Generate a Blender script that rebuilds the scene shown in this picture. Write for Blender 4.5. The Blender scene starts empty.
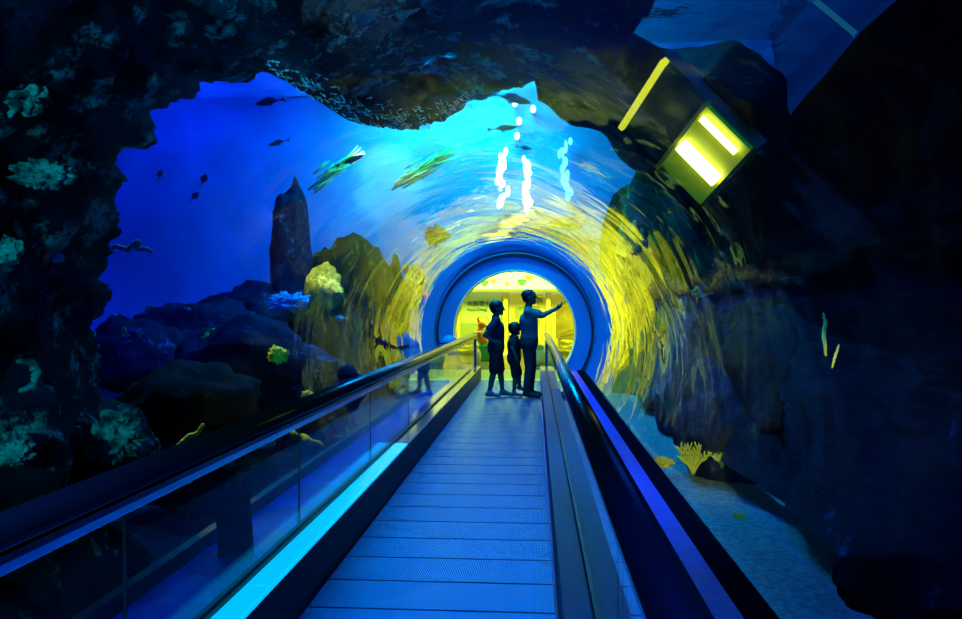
import bpy, bmesh, math, random
import numpy as np
from mathutils import Vector, Matrix, noise as mnoise
R = math.radians
rnd = random.Random(7)
scene = bpy.context.scene
COL = scene.collection

# ------------------------------------------------------------------ camera
F = 780.0; CX = 481.0; CY = 309.5; CAMH = 1.45
YAW = math.atan(54 / F)
cam_d = bpy.data.cameras.new('camera'); cam = bpy.data.objects.new('camera', cam_d); COL.objects.link(cam)
cam.location = (0, 0, CAMH); cam.rotation_euler = (R(90), 0, YAW)
cam_d.sensor_width = 36; cam_d.lens = F / 962 * 36; cam_d.clip_end = 200; cam_d.clip_start = 0.02
scene.camera = cam
FW = Vector((-math.sin(YAW), math.cos(YAW), 0)); RT = Vector((math.cos(YAW), math.sin(YAW), 0)); UP = Vector((0, 0, 1))
AX, AH = -0.48, 0.94            # tunnel axis (x, height)
TR = 1.82                       # tunnel inner radius
ZR = 18.2                       # y of the blue portal

def ray(px, py): return FW + RT * ((px - CX) / F) + UP * ((CY - py) / F)
def at(px, py, Y):
    d = ray(px, py); t = Y / d.y; return Vector((0, 0, CAMH)) + d * t
def oncyl(px, py, r):
    d = ray(px, py); ox = -AX; oz = CAMH - AH
    a = d.x * d.x + d.z * d.z; b = ox * d.x + oz * d.z; c = ox * ox + oz * oz - r * r
    t = (-b + math.sqrt(b * b - a * c)) / a
    return Vector((0, 0, CAMH)) + d * t

# ------------------------------------------------------------------ materials
MATS = {}
def new_mat(name):
    m = bpy.data.materials.new(name); m.use_nodes = True
    nt = m.node_tree; nt.nodes.clear()
    out = nt.nodes.new('ShaderNodeOutputMaterial')
    return m, nt, out
def pbr(name, col, rough=0.5, metal=0.0, spec=0.5, var=0.0, vscale=6.0, bump=0.0, bscale=30.0, col2=None, emit=None, estr=0.0, stretch=None):
    if name in MATS: return MATS[name]
    m, nt, out = new_mat(name); N = nt.nodes; L = nt.links
    p = N.new('ShaderNodeBsdfPrincipled'); L.new(p.outputs[0], out.inputs[0])
    p.inputs['Base Color'].default_value = (*col, 1); p.inputs['Roughness'].default_value = rough
    p.inputs['Metallic'].default_value = metal; p.inputs['Specular IOR Level'].default_value = spec
    if emit: p.inputs['Emission Color'].default_value = (*emit, 1); p.inputs['Emission Strength'].default_value = estr
    tc = N.new('ShaderNodeTexCoord'); src = tc.outputs['Object']
    if stretch:
        mp = N.new('ShaderNodeMapping'); mp.inputs['Scale'].default_value = stretch
        L.new(src, mp.inputs[0]); src = mp.outputs[0]
    if col2 or var:
        n = N.new('ShaderNodeTexNoise'); n.inputs['Scale'].default_value = vscale; n.inputs['Detail'].default_value = 6
        L.new(src, n.inputs['Vector'])
        r = N.new('ShaderNodeValToRGB'); r.color_ramp.elements[0].position = .38; r.color_ramp.elements[1].position = .62
        c2 = col2 or tuple(min(1, c * (1 + var)) for c in col); c1 = col if col2 else tuple(c * (1 - var) for c in col)
        r.color_ramp.elements[0].color = (*c1, 1); r.color_ramp.elements[1].color = (*c2, 1)
        L.new(n.outputs['Fac'], r.inputs[0]); L.new(r.outputs[0], p.inputs['Base Color'])
    if bump:
        n = N.new('ShaderNodeTexNoise'); n.inputs['Scale'].default_value = bscale; n.inputs['Detail'].default_value = 5
        L.new(src, n.inputs['Vector'])
        b = N.new('ShaderNodeBump'); b.inputs['Strength'].default_value = bump; b.inputs['Distance'].default_value = .03
        L.new(n.outputs['Fac'], b.inputs['Height']); L.new(b.outputs[0], p.inputs['Normal'])
    MATS[name] = m; return m
def emis(name, col, s):
    if name in MATS: return MATS[name]
    m, nt, out = new_mat(name); e = nt.nodes.new('ShaderNodeEmission')
    e.inputs[0].default_value = (*col, 1); e.inputs[1].default_value = s
    nt.links.new(e.outputs[0], out.inputs[0]); MATS[name] = m; return m
def clear(name, tint, boost=1.0, rough=0.0, bump=0.0, scale=(1, 1, 1), bscale=4.0, dist=.02, uv=False, f0=.04, power=5.0, detail=3, gtint=(1, 1, 1)):
    """a clear sheet: straight transmission plus Schlick reflection"""
    m, nt, out = new_mat(name); N = nt.nodes; L = nt.links
    tr = N.new('ShaderNodeBsdfTransparent'); tr.inputs[0].default_value = (*tint, 1)
    gl = N.new('ShaderNodeBsdfGlossy'); gl.inputs['Roughness'].default_value = rough; gl.inputs['Color'].default_value = (*gtint, 1)
    geo = N.new('ShaderNodeNewGeometry')
    nrm = geo.outputs['Normal']
    if bump:
        tc = N.new('ShaderNodeTexCoord'); mp = N.new('ShaderNodeMapping'); mp.inputs['Scale'].default_value = scale
        L.new(tc.outputs['UV' if uv else 'Object'], mp.inputs[0])
        n = N.new('ShaderNodeTexNoise'); n.inputs['Scale'].default_value = bscale; n.inputs['Detail'].default_value = detail
        n.inputs['Distortion'].default_value = .6
        L.new(mp.outputs[0], n.inputs['Vector'])
        b = N.new('ShaderNodeBump'); b.inputs['Strength'].default_value = bump; b.inputs['Distance'].default_value = dist
        L.new(n.outputs['Fac'], b.inputs['Height']); L.new(b.outputs[0], gl.inputs['Normal']); nrm = b.outputs[0]
    dot = N.new('ShaderNodeVectorMath'); dot.operation = 'DOT_PRODUCT'
    L.new(nrm, dot.inputs[0]); L.new(geo.outputs['Incoming'], dot.inputs[1])
    def M(op, a, b=None):
        x = N.new('ShaderNodeMath'); x.operation = op
        for i, v in enumerate((a, b)):
            if v is None: continue
            if isinstance(v, (int, float)): x.inputs[i].default_value = v
            else: L.new(v, x.inputs[i])
        return x.outputs[0]
    c = M('ABSOLUTE', dot.outputs['Value'])
    s = M('POWER', M('SUBTRACT', 1.0, c), power)
    f = M('MULTIPLY', M('ADD', M('MULTIPLY', s, 1 - f0), f0), boost)
    f = M('MINIMUM', f, .97)
    mix = N.new('ShaderNodeMixShader'); L.new(f, mix.inputs[0]); L.new(tr.outputs[0], mix.inputs[1]); L.new(gl.outputs[0], mix.inputs[2])
    L.new(mix.outputs[0], out.inputs[0]); MATS[name] = m; return m
def rockmat(name, c0, c1, c2, scale=2.5, amt=.56, bump=.9, stretch=(1, 1, 1)):
    """dark stone c0..c1 with encrusting growth c2 in patches"""
    if name in MATS: return MATS[name]
    m, nt, out = new_mat(name); N = nt.nodes; L = nt.links
    p = N.new('ShaderNodeBsdfPrincipled'); L.new(p.outputs[0], out.inputs[0]); p.inputs['Roughness'].default_value = .75
    p.inputs['Specular IOR Level'].default_value = .08
    tc = N.new('ShaderNodeTexCoord'); mp = N.new('ShaderNodeMapping'); mp.inputs['Scale'].default_value = stretch
    L.new(tc.outputs['Object'], mp.inputs[0]); v = mp.outputs[0]
    n1 = N.new('ShaderNodeTexNoise'); n1.inputs['Scale'].default_value = scale * 3; n1.inputs['Detail'].default_value = 8; n1.inputs['Roughness'].default_value = .7
    n2 = N.new('ShaderNodeTexNoise'); n2.inputs['Scale'].default_value = scale; n2.inputs['Detail'].default_value = 10; n2.inputs['Roughness'].default_value = .75
    L.new(v, n1.inputs['Vector']); L.new(v, n2.inputs['Vector'])
    r1 = N.new('ShaderNodeValToRGB'); r1.color_ramp.elements[0].position = .35; r1.color_ramp.elements[1].position = .7
    r1.color_ramp.elements[0].color = (*c0, 1); r1.color_ramp.elements[1].color = (*c1, 1); L.new(n1.outputs['Fac'], r1.inputs[0])
    r2 = N.new('ShaderNodeValToRGB'); r2.color_ramp.elements[0].position = amt; r2.color_ramp.elements[1].position = amt + .08; L.new(n2.outputs['Fac'], r2.inputs[0])
    mx = N.new('ShaderNodeMixRGB'); L.new(r2.outputs[0], mx.inputs[0]); L.new(r1.outputs[0], mx.inputs[1]); mx.inputs[2].default_value = (*c2, 1)
    L.new(mx.outputs[0], p.inputs['Base Color'])
    b = N.new('ShaderNodeBump'); b.inputs['Strength'].default_value = bump; b.inputs['Distance'].default_value = .08
    L.new(n2.outputs['Fac'], b.inputs['Height']); L.new(b.outputs[0], p.inputs['Normal'])
    MATS[name] = m; return m

# ------------------------------------------------------------------ mesh kit
class MB:
    def __init__(s): s.v = []; s.f = []
    def add(s, vs, fs):
        o = len(s.v); s.v += [tuple(v) for v in vs]; s.f += [tuple(i + o for i in f) for f in fs]; return s
    def box(s, x0, x1, y0, y1, z0, z1, M=None):
        vs = [Vector(p) for p in ((x0,y0,z0),(x1,y0,z0),(x1,y1,z0),(x0,y1,z0),(x0,y0,z1),(x1,y0,z1),(x1,y1,z1),(x0,y1,z1))]
        if M: vs = [M @ v for v in vs]
        return s.add(vs, [(3,2,1,0),(4,5,6,7),(0,1,5,4),(1,2,6,5),(2,3,7,6),(3,0,4,7)])
    def prism(s, prof, y0, y1):
        """profile of (x, z) points extruded along y"""
        n = len(prof); vs = [(x, y0, z) for x, z in prof] + [(x, y1, z) for x, z in prof]
        fs = [(i, (i+1) % n, n + (i+1) % n, n + i) for i in range(n)] + [tuple(range(n))[::-1], tuple(range(n, 2*n))]
        return s.add(vs, fs)
    def tube(s, pts, rads, n=8, cap=True):
        pts = [Vector(p) for p in pts]
        if isinstance(rads, (int, float)): rads = [rads] * len(pts)
        vs = []; fs = []; u = None
        for i, p in enumerate(pts):
            t = (pts[min(i+1, len(pts)-1)] - pts[max(i-1, 0)]).normalized()
            if u is None:
                u = t.orthogonal().normalized()
            else:
                u = (u - t * u.dot(t));
                u = u.normalized() if u.length > 1e-6 else t.orthogonal().normalized()
            w = t.cross(u)
            for k in range(n):
                a = 2 * math.pi * k / n; vs.append(p + (u * math.cos(a) + w * math.sin(a)) * rads[i])
        for i in range(len(pts) - 1):
            for k in range(n):
                a = i*n + k; b = i*n + (k+1) % n; fs.append((a, b, b + n, a + n))
        if cap: fs += [tuple(range(n))[::-1], tuple(range((len(pts)-1)*n, len(pts)*n))]
        return s.add(vs, fs)
    def ell(s, c, r, nu=16, nv=10, M=None):
        vs = []; fs = []
        for j in range(nv + 1):
            th = math.pi * j / nv
            for i in range(nu):
                a = 2 * math.pi * i / nu
                p = Vector((r[0]*math.sin(th)*math.cos(a), r[1]*math.sin(th)*math.sin(a), r[2]*math.cos(th)))
                if M: p = M @ p
                vs.append(p + Vector(c))
        for j in range(nv):
            for i in range(nu):
                fs.append((j*nu+i, (j+1)*nu+i, (j+1)*nu+(i+1) % nu, j*nu+(i+1) % nu))
        return s.add(vs, fs)
    def cap(s, a, b, ra, rb, n=14):
        """tapered capsule"""
        a = Vector(a); b = Vector(b); d = (b - a); L = d.length; d = d / max(L, 1e-6)
        pts = []; rs = []
        for k in (0, 1, 2, 3):
            t = math.pi/2 * k/3; pts.append(a - d * ra * math.cos(t)); rs.append(max(.0008, ra * math.sin(t)))
        for k in (3, 2, 1, 0):
            t = math.pi/2 * k/3; pts.append(b + d * rb * math.cos(t)); rs.append(max(.0008, rb * math.sin(t)))
        return s.tube(pts, rs, n)
    def lathe(s, prof, c=(0, 0, 0), n=24):
        vs = []; fs = []
        for r, z in prof:
            for k in range(n):
                a = 2*math.pi*k/n; vs.append((c[0]+r*math.cos(a), c[1]+r*math.sin(a), c[2]+z))
        for i in range(len(prof)-1):
            for k in range(n): fs.append((i*n+k, i*n+(k+1) % n, (i+1)*n+(k+1) % n, (i+1)*n+k))
        fs += [tuple(range(n))[::-1], tuple(range((len(prof)-1)*n, len(prof)*n))]
        return s.add(vs, fs)
    def mesh(s, name):
        me = bpy.data.meshes.new(name); me.from_pydata(s.v, [], s.f); me.update(); return me
def fixn(me):
    bm = bmesh.new(); bm.from_mesh(me); bmesh.ops.remove_doubles(bm, verts=bm.verts, dist=1e-5)
    bmesh.ops.recalc_face_normals(bm, faces=bm.faces); bm.to_mesh(me); bm.free()
def link(name, me, mat, parent=None, smooth=False, loc=None):
    if isinstance(me, MB): me = me.mesh(name); fixn(me)
    if mat: me.materials.append(mat)
    if smooth: me.polygons.foreach_set('use_smooth', [True] * len(me.polygons))
    o = bpy.data.objects.new(name, me); COL.objects.link(o)
    if parent: o.parent = parent
    if loc: o.location = loc
    return o
def tag(o, label=None, cat=None, group=None, kind=None):
    if label: o['label'] = label
    if cat: o['category'] = cat
    if group: o['group'] = group
    if kind: o['kind'] = kind
    return o
def empty(name, label, cat, loc=(0, 0, 0), rz=0, group=None):
    o = bpy.data.objects.new(name, None); COL.objects.link(o); o.location = loc; o.rotation_euler = (0, 0, rz)
    o.empty_display_size = .1
    return tag(o, label, cat, group)
def struct(name, mb, mat, smooth=False, label=None, parent=None):
    o = link(name, mb, mat, parent, smooth); o['kind'] = 'structure'
    if label: o['label'] = label
    return o
def bevel(o, w, seg=2):
    m = o.modifiers.new('bevel', 'BEVEL'); m.width = w; m.segments = seg; m.limit_method = 'ANGLE'; return o
def fbm(p, sc, oct=5):
    return mnoise.fractal(Vector(p) * sc, 1.0, 2.0, oct)

# ------------------------------------------------------------------ material set
M_alu = pbr('brushed_aluminium', (.12, .22, .5), .25, 1.0, bump=.05, bscale=60)
M_deck = pbr('deck_glow_sheen', (.1, .5, .8), .2, .3, emit=(0, .55, 1), estr=.9)  # cyan emission painted in for light reflected by the metal
M_deckd = pbr('steel_deck', (.3, .42, .5), .14, 1.0, bump=.12, bscale=9)
M_deckb = pbr('dimmed_steel_deck', (.006, .05, .14), .5, 0, spec=.15)  # same deck steel, darkened in colour for its dimmer reflection
M_dark = pbr('dark_skirt_metal', (.008, .008, .03), .5, 0, spec=.15)
M_rub = pbr('black_rubber', (.01, .01, .012), .22, spec=.35)
M_black = pbr('black_trim', (.01, .01, .012), .5)
M_glass = clear('balustrade_glass', (.88, .95, .95), 1.3, f0=.012, power=7.0)
M_acr = clear('tunnel_acrylic', (.95, .98, 1.0), 3.1, f0=.004, power=12.0, rough=.0, bump=.6, scale=(1, 1.1, 1), bscale=.85, dist=.044, detail=2.6, uv=True)
M_acro = clear('acrylic_water_side', (.97, .99, 1.0), .1)
M_bluering = pbr('blue_portal_paint', (.008, .20, .70), .45, spec=.2)
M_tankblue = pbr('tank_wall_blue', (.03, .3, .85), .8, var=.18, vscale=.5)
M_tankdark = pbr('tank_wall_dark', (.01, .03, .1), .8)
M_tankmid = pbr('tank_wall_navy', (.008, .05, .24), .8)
M_side = pbr('passage_floor_vinyl', (.01, .045, .6), .3, spec=.3, var=.25, vscale=3, bump=.15, bscale=5)
M_ledge = pbr('violet_ledge_tile', (.07, .025, .62), .4, spec=.25, var=.1, vscale=4, bump=.2, bscale=12)
M_yelf = pbr('landing_tile', (.3, .32, .05), .3, var=.15)
M_matt = pbr('matt_black_kerb', (.004, .004, .012), .9, spec=0)
M_moss = rockmat('dark_moss_rock', (.002, .005, .003), (.014, .024, .008), (.16, .17, .012), 2.2, .55, stretch=(2.5, 2.5, .6))
M_sand = pbr('tank_sand', (.16, .3, .3), .9, col2=(.35, .5, .45), vscale=22, bump=1, bscale=26)
M_rock = rockmat('dark_rock', (.002, .004, .012), (.008, .014, .03), (.06, .42, .40), 3.2, .54)
M_rockd = rockmat('darkest_rock', (.0008, .0015, .005), (.003, .005, .012), (.012, .04, .11), 1.6, .60)
M_rockb = rockmat('blue_reef_rock', (.002, .006, .03), (.008, .022, .085), (.03, .13, .35), 2.4, .58)
M_rocky = rockmat('mossy_reef_rock', (.04, .045, .012), (.22, .22, .05), (.5, .48, .06), 1.6, .52, stretch=(2.5, 2.5, .5))
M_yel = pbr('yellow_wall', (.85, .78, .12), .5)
M_cream = pbr('cream_wall', (.85, .85, .6), .6)
M_white = pbr('white_gloss', (.85, .88, .8), .4)
M_hfloor = pbr('hall_tile', (.10, .11, .03), .25, var=.3, vscale=4)

# ------------------------------------------------------------------ setting
# slab under the tunnel
struct('floor', MB().box(-2.04, 1.09, -2.5, 18.6, -.9, 0), M_side, label='blue vinyl floor of the passage beside the walkway')
# acrylic tube
def arc_tube(r0, r1, y0, y1, amax, nphi=96, ny=60):
    me = bpy.data.meshes.new('tube'); vs = []; fs = []; uv = []
    def shell(r, flip):
        o = len(vs); am = amax(r)
        for j in range(ny + 1):
            y = y0 + (y1 - y0) * j / ny
            for i in range(nphi + 1):
                a = -am + 2 * am * i / nphi
                vs.append((AX + r * math.sin(a), y, AH + r * math.cos(a))); uv.append((a * r, y))
        for j in range(ny):
            for i in range(nphi):
                f = (o + j*(nphi+1)+i, o + j*(nphi+1)+i+1, o + (j+1)*(nphi+1)+i+1, o + (j+1)*(nphi+1)+i)
                fs.append(f[::-1] if flip else f)
        return o
    a = shell(r0, False); n1 = len(fs); b = shell(r1, True)
    W = nphi + 1
    for j in range(ny):
        for i, fl in ((0, False), (nphi, True)):
            p = j*W+i; q = (j+1)*W+i; f = (a+p, a+q, b+q, b+p); fs.append(f[::-1] if fl else f)
    for i in range(nphi):
        for j, fl in ((0, True), (ny, False)):
            p = j*W+i; f = (a+p, a+p+1, b+p+1, b+p); fs.append(f[::-1] if fl else f)
    me.from_pydata(vs, [], fs); me.update()
    ul = me.uv_layers.new(name='UVMap')
    for l in me.loops: ul.data[l.index].uv = uv[l.vertex_index]
    me.materials.append(M_acr); me.materials.append(M_acro)
    for k, p in enumerate(me.polygons): p.material_index = 0 if k < n1 else 1; p.use_smooth = True
    return me
tube = link('window_1', arc_tube(TR, TR + .07, -2.5, ZR, lambda r: math.acos(-AH / r) - .004), None)
tag(tube, 'clear curved acrylic wall of the tunnel', kind='structure')
# blue portal: face, jamb
def ring(r_in, r_out, y0, y1, n=96, am=None):
    mb = MB(); vs = []; fs = []
    def lim(r): return math.acos(max(-1, -AH / r)) if r > AH else math.pi
    for i in range(n + 1):
        for r, y in ((r_in, y0), (r_out, y0), (r_out, y1), (r_in, y1)):
            a = -lim(r) + 2 * lim(r) * i / n
            vs.append((AX + r*math.sin(a), y, AH + r*math.cos(a)))
    for i in range(n):
        for k in range(4):
            fs.append((i*4+k, i*4+(k+1) % 4, (i+1)*4+(k+1) % 4, (i+1)*4+k))
    fs += [(0, 1, 2, 3), (n*4+3, n*4+2, n*4+1, n*4)]
    return mb.add(vs, fs)
struct('trim_1', ring(1.435, TR + .06, ZR + .02, ZR + .10), M_bluering, label='broad blue portal ring at the tunnel end')
struct('trim_2', ring(1.78, TR - .004, ZR - .06, ZR + .02), M_black, label='black gasket around the blue portal')
struct('trim_3', ring(1.41, 1.435, ZR + .0, ZR + .55), M_cream, label='pale lip of the portal opening')
# tank end wall with the round hole
def holed(r, x0, x1, z0, z1, y0, y1, n=96):
    mb = MB(); vs = []; fs = []
    def edge(a):
        dx, dz = math.sin(a), math.cos(a); ts = []
        if dx > 1e-6: ts.append((x1 - AX) / dx)
        if dx < -1e-6: ts.append((x0 - AX) / dx)
        if dz > 1e-6: ts.append((z1 - AH) / dz)
        if dz < -1e-6: ts.append((z0 - AH) / dz)
        t = min(ts); return AX + dx*t, AH + dz*t
    for y in (y0, y1):
        for i in range(n):
            a = 2*math.pi*i/n; vs.append((AX + r*math.sin(a), y, AH + r*math.cos(a))); e = edge(a); vs.append((e[0], y, e[1]))
    for i in range(n):
        j = (i+1) % n
        fs.append((2*i, 2*i+1, 2*j+1, 2*j)); fs.append((2*n+2*i, 2*n+2*j, 2*n+2*j+1, 2*n+2*i+1))
        fs.append((2*i, 2*j, 2*n+2*j, 2*n+2*i)); fs.append((2*i+1, 2*n+2*i+1, 2*n+2*j+1, 2*j+1))
    return mb.add(vs, fs)
struct('wall_front', holed(TR + .075, -13, 5.5, -.95, 7.6, ZR + .02, ZR + .5), M_tankblue, label='blue painted end wall of the tank')
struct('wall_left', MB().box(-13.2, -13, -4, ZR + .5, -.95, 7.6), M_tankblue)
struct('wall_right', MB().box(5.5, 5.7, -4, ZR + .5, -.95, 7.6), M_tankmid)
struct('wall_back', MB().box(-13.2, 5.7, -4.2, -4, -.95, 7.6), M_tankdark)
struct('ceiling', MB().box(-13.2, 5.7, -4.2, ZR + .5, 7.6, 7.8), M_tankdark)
# rippled water surface above the tank
mb = MB(); vs = []; fs = []; nx, ny = 120, 120
for j in range(ny+1):
    for i in range(nx+1):
        x = -12.98 + 18.46*i/nx; y = -3.98 + (ZR + 3.99)*j/ny; vs.append((x, y, 6.55 + .05*fbm((x, y, 1), 1.3, 3)))
for j in range(ny):
    for i in range(nx): fs.append((j*(nx+1)+i, j*(nx+1)+i+1, (j+1)*(nx+1)+i+1, (j+1)*(nx+1)+i))
M_surf = clear('water_surface', (.9, .97, 1), 1.6, power=3.0, rough=.05, bump=.5, scale=(1, 1, 1), bscale=2.5, dist=.08)
ws = link('water_surface', mb.add(vs, fs), M_surf, None, True); tag(ws, 'rippled water surface over the tank', kind='structure')
# sea water of the left tank: takes out red and green with distance
m, nt, out = new_mat('sea_water'); va = nt.nodes.new('ShaderNodeVolumeAbsorption'); va.inputs['Color'].default_value = (.0, .82, 1, 1); va.inputs['Density'].default_value = .26
nt.links.new(va.outputs[0], out.inputs['Volume'])
wv = link('water', MB().box(-12.95, -4.4, 6.3, ZR - .02, -.1, 6.4), m); tag(wv, 'blue sea water of the large tank', kind='structure')
# sea bed either side
def bed(x0, x1, y0, y1, h, amp, nx, ny):
    mb = MB(); vs = []; fs = []
    for j in range(ny+1):
        for i in range(nx+1):
            x = x0+(x1-x0)*i/nx; y = y0+(y1-y0)*j/ny
            vs.append((x, y, h + amp*fbm((x, y, 3), .5, 4)))
    W = nx+1
    for j in range(ny):
        for i in range(nx): fs.append((j*W+i, j*W+i+1, (j+1)*W+i+1, (j+1)*W+i))
    o = len(vs)
    for x, y in ((x0, y0), (x1, y0), (x1, y1), (x0, y1)): vs.append((x, y, h-.6))
    fs.append((o, o+3, o+2, o+1))
    return mb.add(vs, fs)
o = link('sand_bed', bed(1.1, 5.4, -3.5, ZR, -.2, .06, 60, 160), M_sand, None, True); tag(o, 'pale sand lying along the right of the tunnel', kind='stuff')
o = link('gravel_bed', bed(-12.9, -2.05, -3.5, ZR, -.3, .12, 80, 120), M_rockb, None, True); tag(o, 'dark gravel bed of the tank left of the tunnel', kind='stuff')

# ------------------------------------------------------------------ moving walkway
WL, WR = -1.10, .105
t = empty('moving_walkway', 'blue lit moving walkway with ribbed metal pallets through the tunnel', 'moving walkway', (0, 0, 0))
def palletmat():
    m, nt, out = new_mat('ribbed_pallet'); N = nt.nodes; L = nt.links
    p = N.new('ShaderNodeBsdfPrincipled'); L.new(p.outputs[0], out.inputs[0])
    p.inputs['Base Color'].default_value = (.008, .23, .5, 1); p.inputs['Specular Tint'].default_value = (.04, .6, 1, 1); p.inputs['Metallic'].default_value = .55; p.inputs['Roughness'].default_value = .27
    tc = N.new('ShaderNodeTexCoord'); w = N.new('ShaderNodeTexWave'); w.inputs['Scale'].default_value = 33
    w.bands_direction = 'X'; L.new(tc.outputs['Object'], w.inputs['Vector'])
    b = N.new('ShaderNodeBump'); b.inputs['Strength'].default_value = .25; b.inputs['Distance'].default_value = .004
    L.new(w.outputs['Fac'], b.inputs['Height']); L.new(b.outputs[0], p.inputs['Normal']); return m
M_pal = palletmat()
PP = .385
k = 0
y = 3.68 - 6 * PP
while y < 15.5:
    o = link('pallet', MB().box(WL + .012, WR - .012, y + .009, y + PP - .009, .004, .022), M_pal, t); y += PP
link('comb_plate', MB().box(WL, WR, y + .003, y + .32, .004, .026), M_yel, t)
struct('floor.003', MB().box(-2.03, .29, y + .33, 18.6, .001, .012), M_yelf, label='yellow landing floor at the end of the walkway')
link('belt_bed', MB().box(WL + .01, WR - .01, 1.2, y, .001, .004), M_black, t)
def balustrade(side, x_in, sgn, mdeck):
    """x_in: inner face of the skirt; sgn: outward direction"""
    lab = {'left': 'long glass balustrade with black handrail on the left of the walkway', 'right': 'long glass balustrade with black handrail on the right of the walkway'}[side]
    t = empty('glass_balustrade', lab, 'balustrade', (0, 0, 0))
    y0, y1 = -1.2, 16.0
    def bx(a, b, ya, yb, z0, z1): return MB().box(min(x_in+sgn*a, x_in+sgn*b), max(x_in+sgn*a, x_in+sgn*b), ya, yb, z0, z1)
    bevel(link('skirt', bx(0, .16, y0, y1, 0.001, .27), M_dark, t), .006)
    if side == 'left':
        for a, b in ((y0, 3.2), (3.2, 5.0), (5.0, 6.7)): bevel(link('deck', bx(-.004, .112, a + .003, b - .003, .271, .292), mdeck, t), .004)['label'] = 'cyan deck strip with reflected light painted as glow'
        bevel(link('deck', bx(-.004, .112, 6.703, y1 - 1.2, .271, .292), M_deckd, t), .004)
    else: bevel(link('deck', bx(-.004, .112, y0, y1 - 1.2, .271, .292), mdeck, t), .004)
    bevel(link('deck_end', bx(-.004, .16, y1 - 1.19, y1 + .02, .271, .292), M_alu, t), .004)
    bevel(link('glass_clamp', bx(.114, .16, y0, y1 - 1.2, .271, .31), M_black, t), .003)
    joints = [-1.2, .52, 2.276, 4.02, 5.8, 7.56, 9.32, 11.08, 12.84, 14.6, 16.0]
    for a, b in zip(joints, joints[1:]):
        link('glass_panel', bx(.125, .137, a + .006, b - .006, .30, .85), M_glass, t)
        if b < 15.9: link('joint_seal', bx(.127, .135, b - .006, b + .006, .31, .845), M_black, t)
    c = x_in + sgn * .131
    prof = [(c-.03, .845), (c+.03, .845), (c+.04, .875), (c+.04, .895), (c-.04, .895), (c-.04, .875)]
    bevel(link('rail_profile', MB().prism(prof, y0, y1), M_alu, t), .003)
    prof = [(c + .054*math.cos(a), .935 + .042*math.sin(a)) for a in [2*math.pi*i/24 for i in range(24)]]
    link('handrail', MB().prism(prof, y0, y1 + .05), M_rub, t, True)
    bevel(link('end_post', bx(.10, .16, y1, y1 + .05, .001, .89), M_alu, t), .008)
    return t
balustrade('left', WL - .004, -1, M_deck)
balustrade('right', WR + .004, 1, M_deckb)

# passage trims
struct('baseboard_left', MB().box(-2.04, -1.98, -2.5, 15.9, 0.0, .09), M_black, label='black skirting along the foot of the left tunnel wall')
bx = MB()
y = -2.4
led = MB().box(.30, .94, -2.4, 17.9, .001, .06)
o = struct('floor.001', led, M_ledge, label='violet tiled ledge along the right of the walkway'); bevel(o, .004)
for k in range(22):
    pass
struct('baseboard_right', MB().prism([(.945, .001), (1.09, .001), (1.09, .07), (.945, .065)], -2.4, 17.9), M_matt, label='dark kerb where the right tunnel wall meets the floor')
# black box in the left passage
p = at(232, 552, 4.55)
t = empty('tapered_box', 'small black tapered box standing on the left passage floor', 'box', (-1.78, 4.55, 0), R(20))
bevel(link('body', MB().add([(-.10,-.12,0.002),(.10,-.12,0.002),(.10,.12,0.002),(-.10,.12,0.002),(-.115,-.10,.31),(.075,-.10,.34),(.075,.10,.34),(-.115,.10,.31)],
     [(3,2,1,0),(4,5,6,7),(0,1,5,4),(1,2,6,5),(2,3,7,6),(3,0,4,7)]), M_matt, t), .008)
link('front_face', MB().box(-.085, .085, -.128, -.121, .03, .27, Matrix.Rotation(R(-3.5), 4, 'X')), M_matt, t)
# glass barrier across the side passage
t = empty('glass_barrier', 'low framed glass barrier closing the side passage at the portal', 'barrier', (-1.62, 16.25, 0))
link('top_rail', MB().box(-.42, .38, -.03, .03, .72, .76), M_alu, t); link('bottom_rail', MB().box(-.42, .38, -.02, .02, .30, .35), M_alu, t)
link('glass_panel', MB().box(-.38, .34, -.006, .006, .35, .72), M_glass, t)
for x in (-.42, .34): link('post', MB().box(x, x + .04, -.03, .03, 0.001, .72), M_alu, t)

# ------------------------------------------------------------------ hall beyond the portal
HY = 25.0
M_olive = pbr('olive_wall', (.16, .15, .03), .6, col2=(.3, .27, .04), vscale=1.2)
struct('floor.002', MB().box(-6, 5.2, 18.6, HY + .3, -.3, .0), M_hfloor, label='pale glossy floor of the lit hall')
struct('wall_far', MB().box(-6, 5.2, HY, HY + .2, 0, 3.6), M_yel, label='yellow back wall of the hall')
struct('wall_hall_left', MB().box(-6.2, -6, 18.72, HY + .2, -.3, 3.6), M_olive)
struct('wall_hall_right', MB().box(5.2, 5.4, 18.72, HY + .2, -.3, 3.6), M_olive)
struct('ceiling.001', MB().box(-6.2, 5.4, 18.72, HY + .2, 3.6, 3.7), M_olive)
for k in range(4): struct('trim_%d' % (6 + k), MB().box(-5.9, 5.1, 19.3 + k*1.3, 19.5 + k*1.3, 3.42, 3.6), M_cream)
struct('trim_4', MB().box(-6, 5.2, 24.3, HY, 2.08, 2.72), pbr('fascia_added_glow', (.85, .88, .7), .4, emit=(1, 1, .62), estr=.8), label='white fascia above the hall shops')  # own glow added to whiten the fascia; no lamp inside
struct('trim_5', MB().box(-6, 5.2, 24.25, 24.34, 2.02, 2.09), pbr('green_trim', (.25, .42, .05), .5), label='green edge strip under the white fascia')
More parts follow.
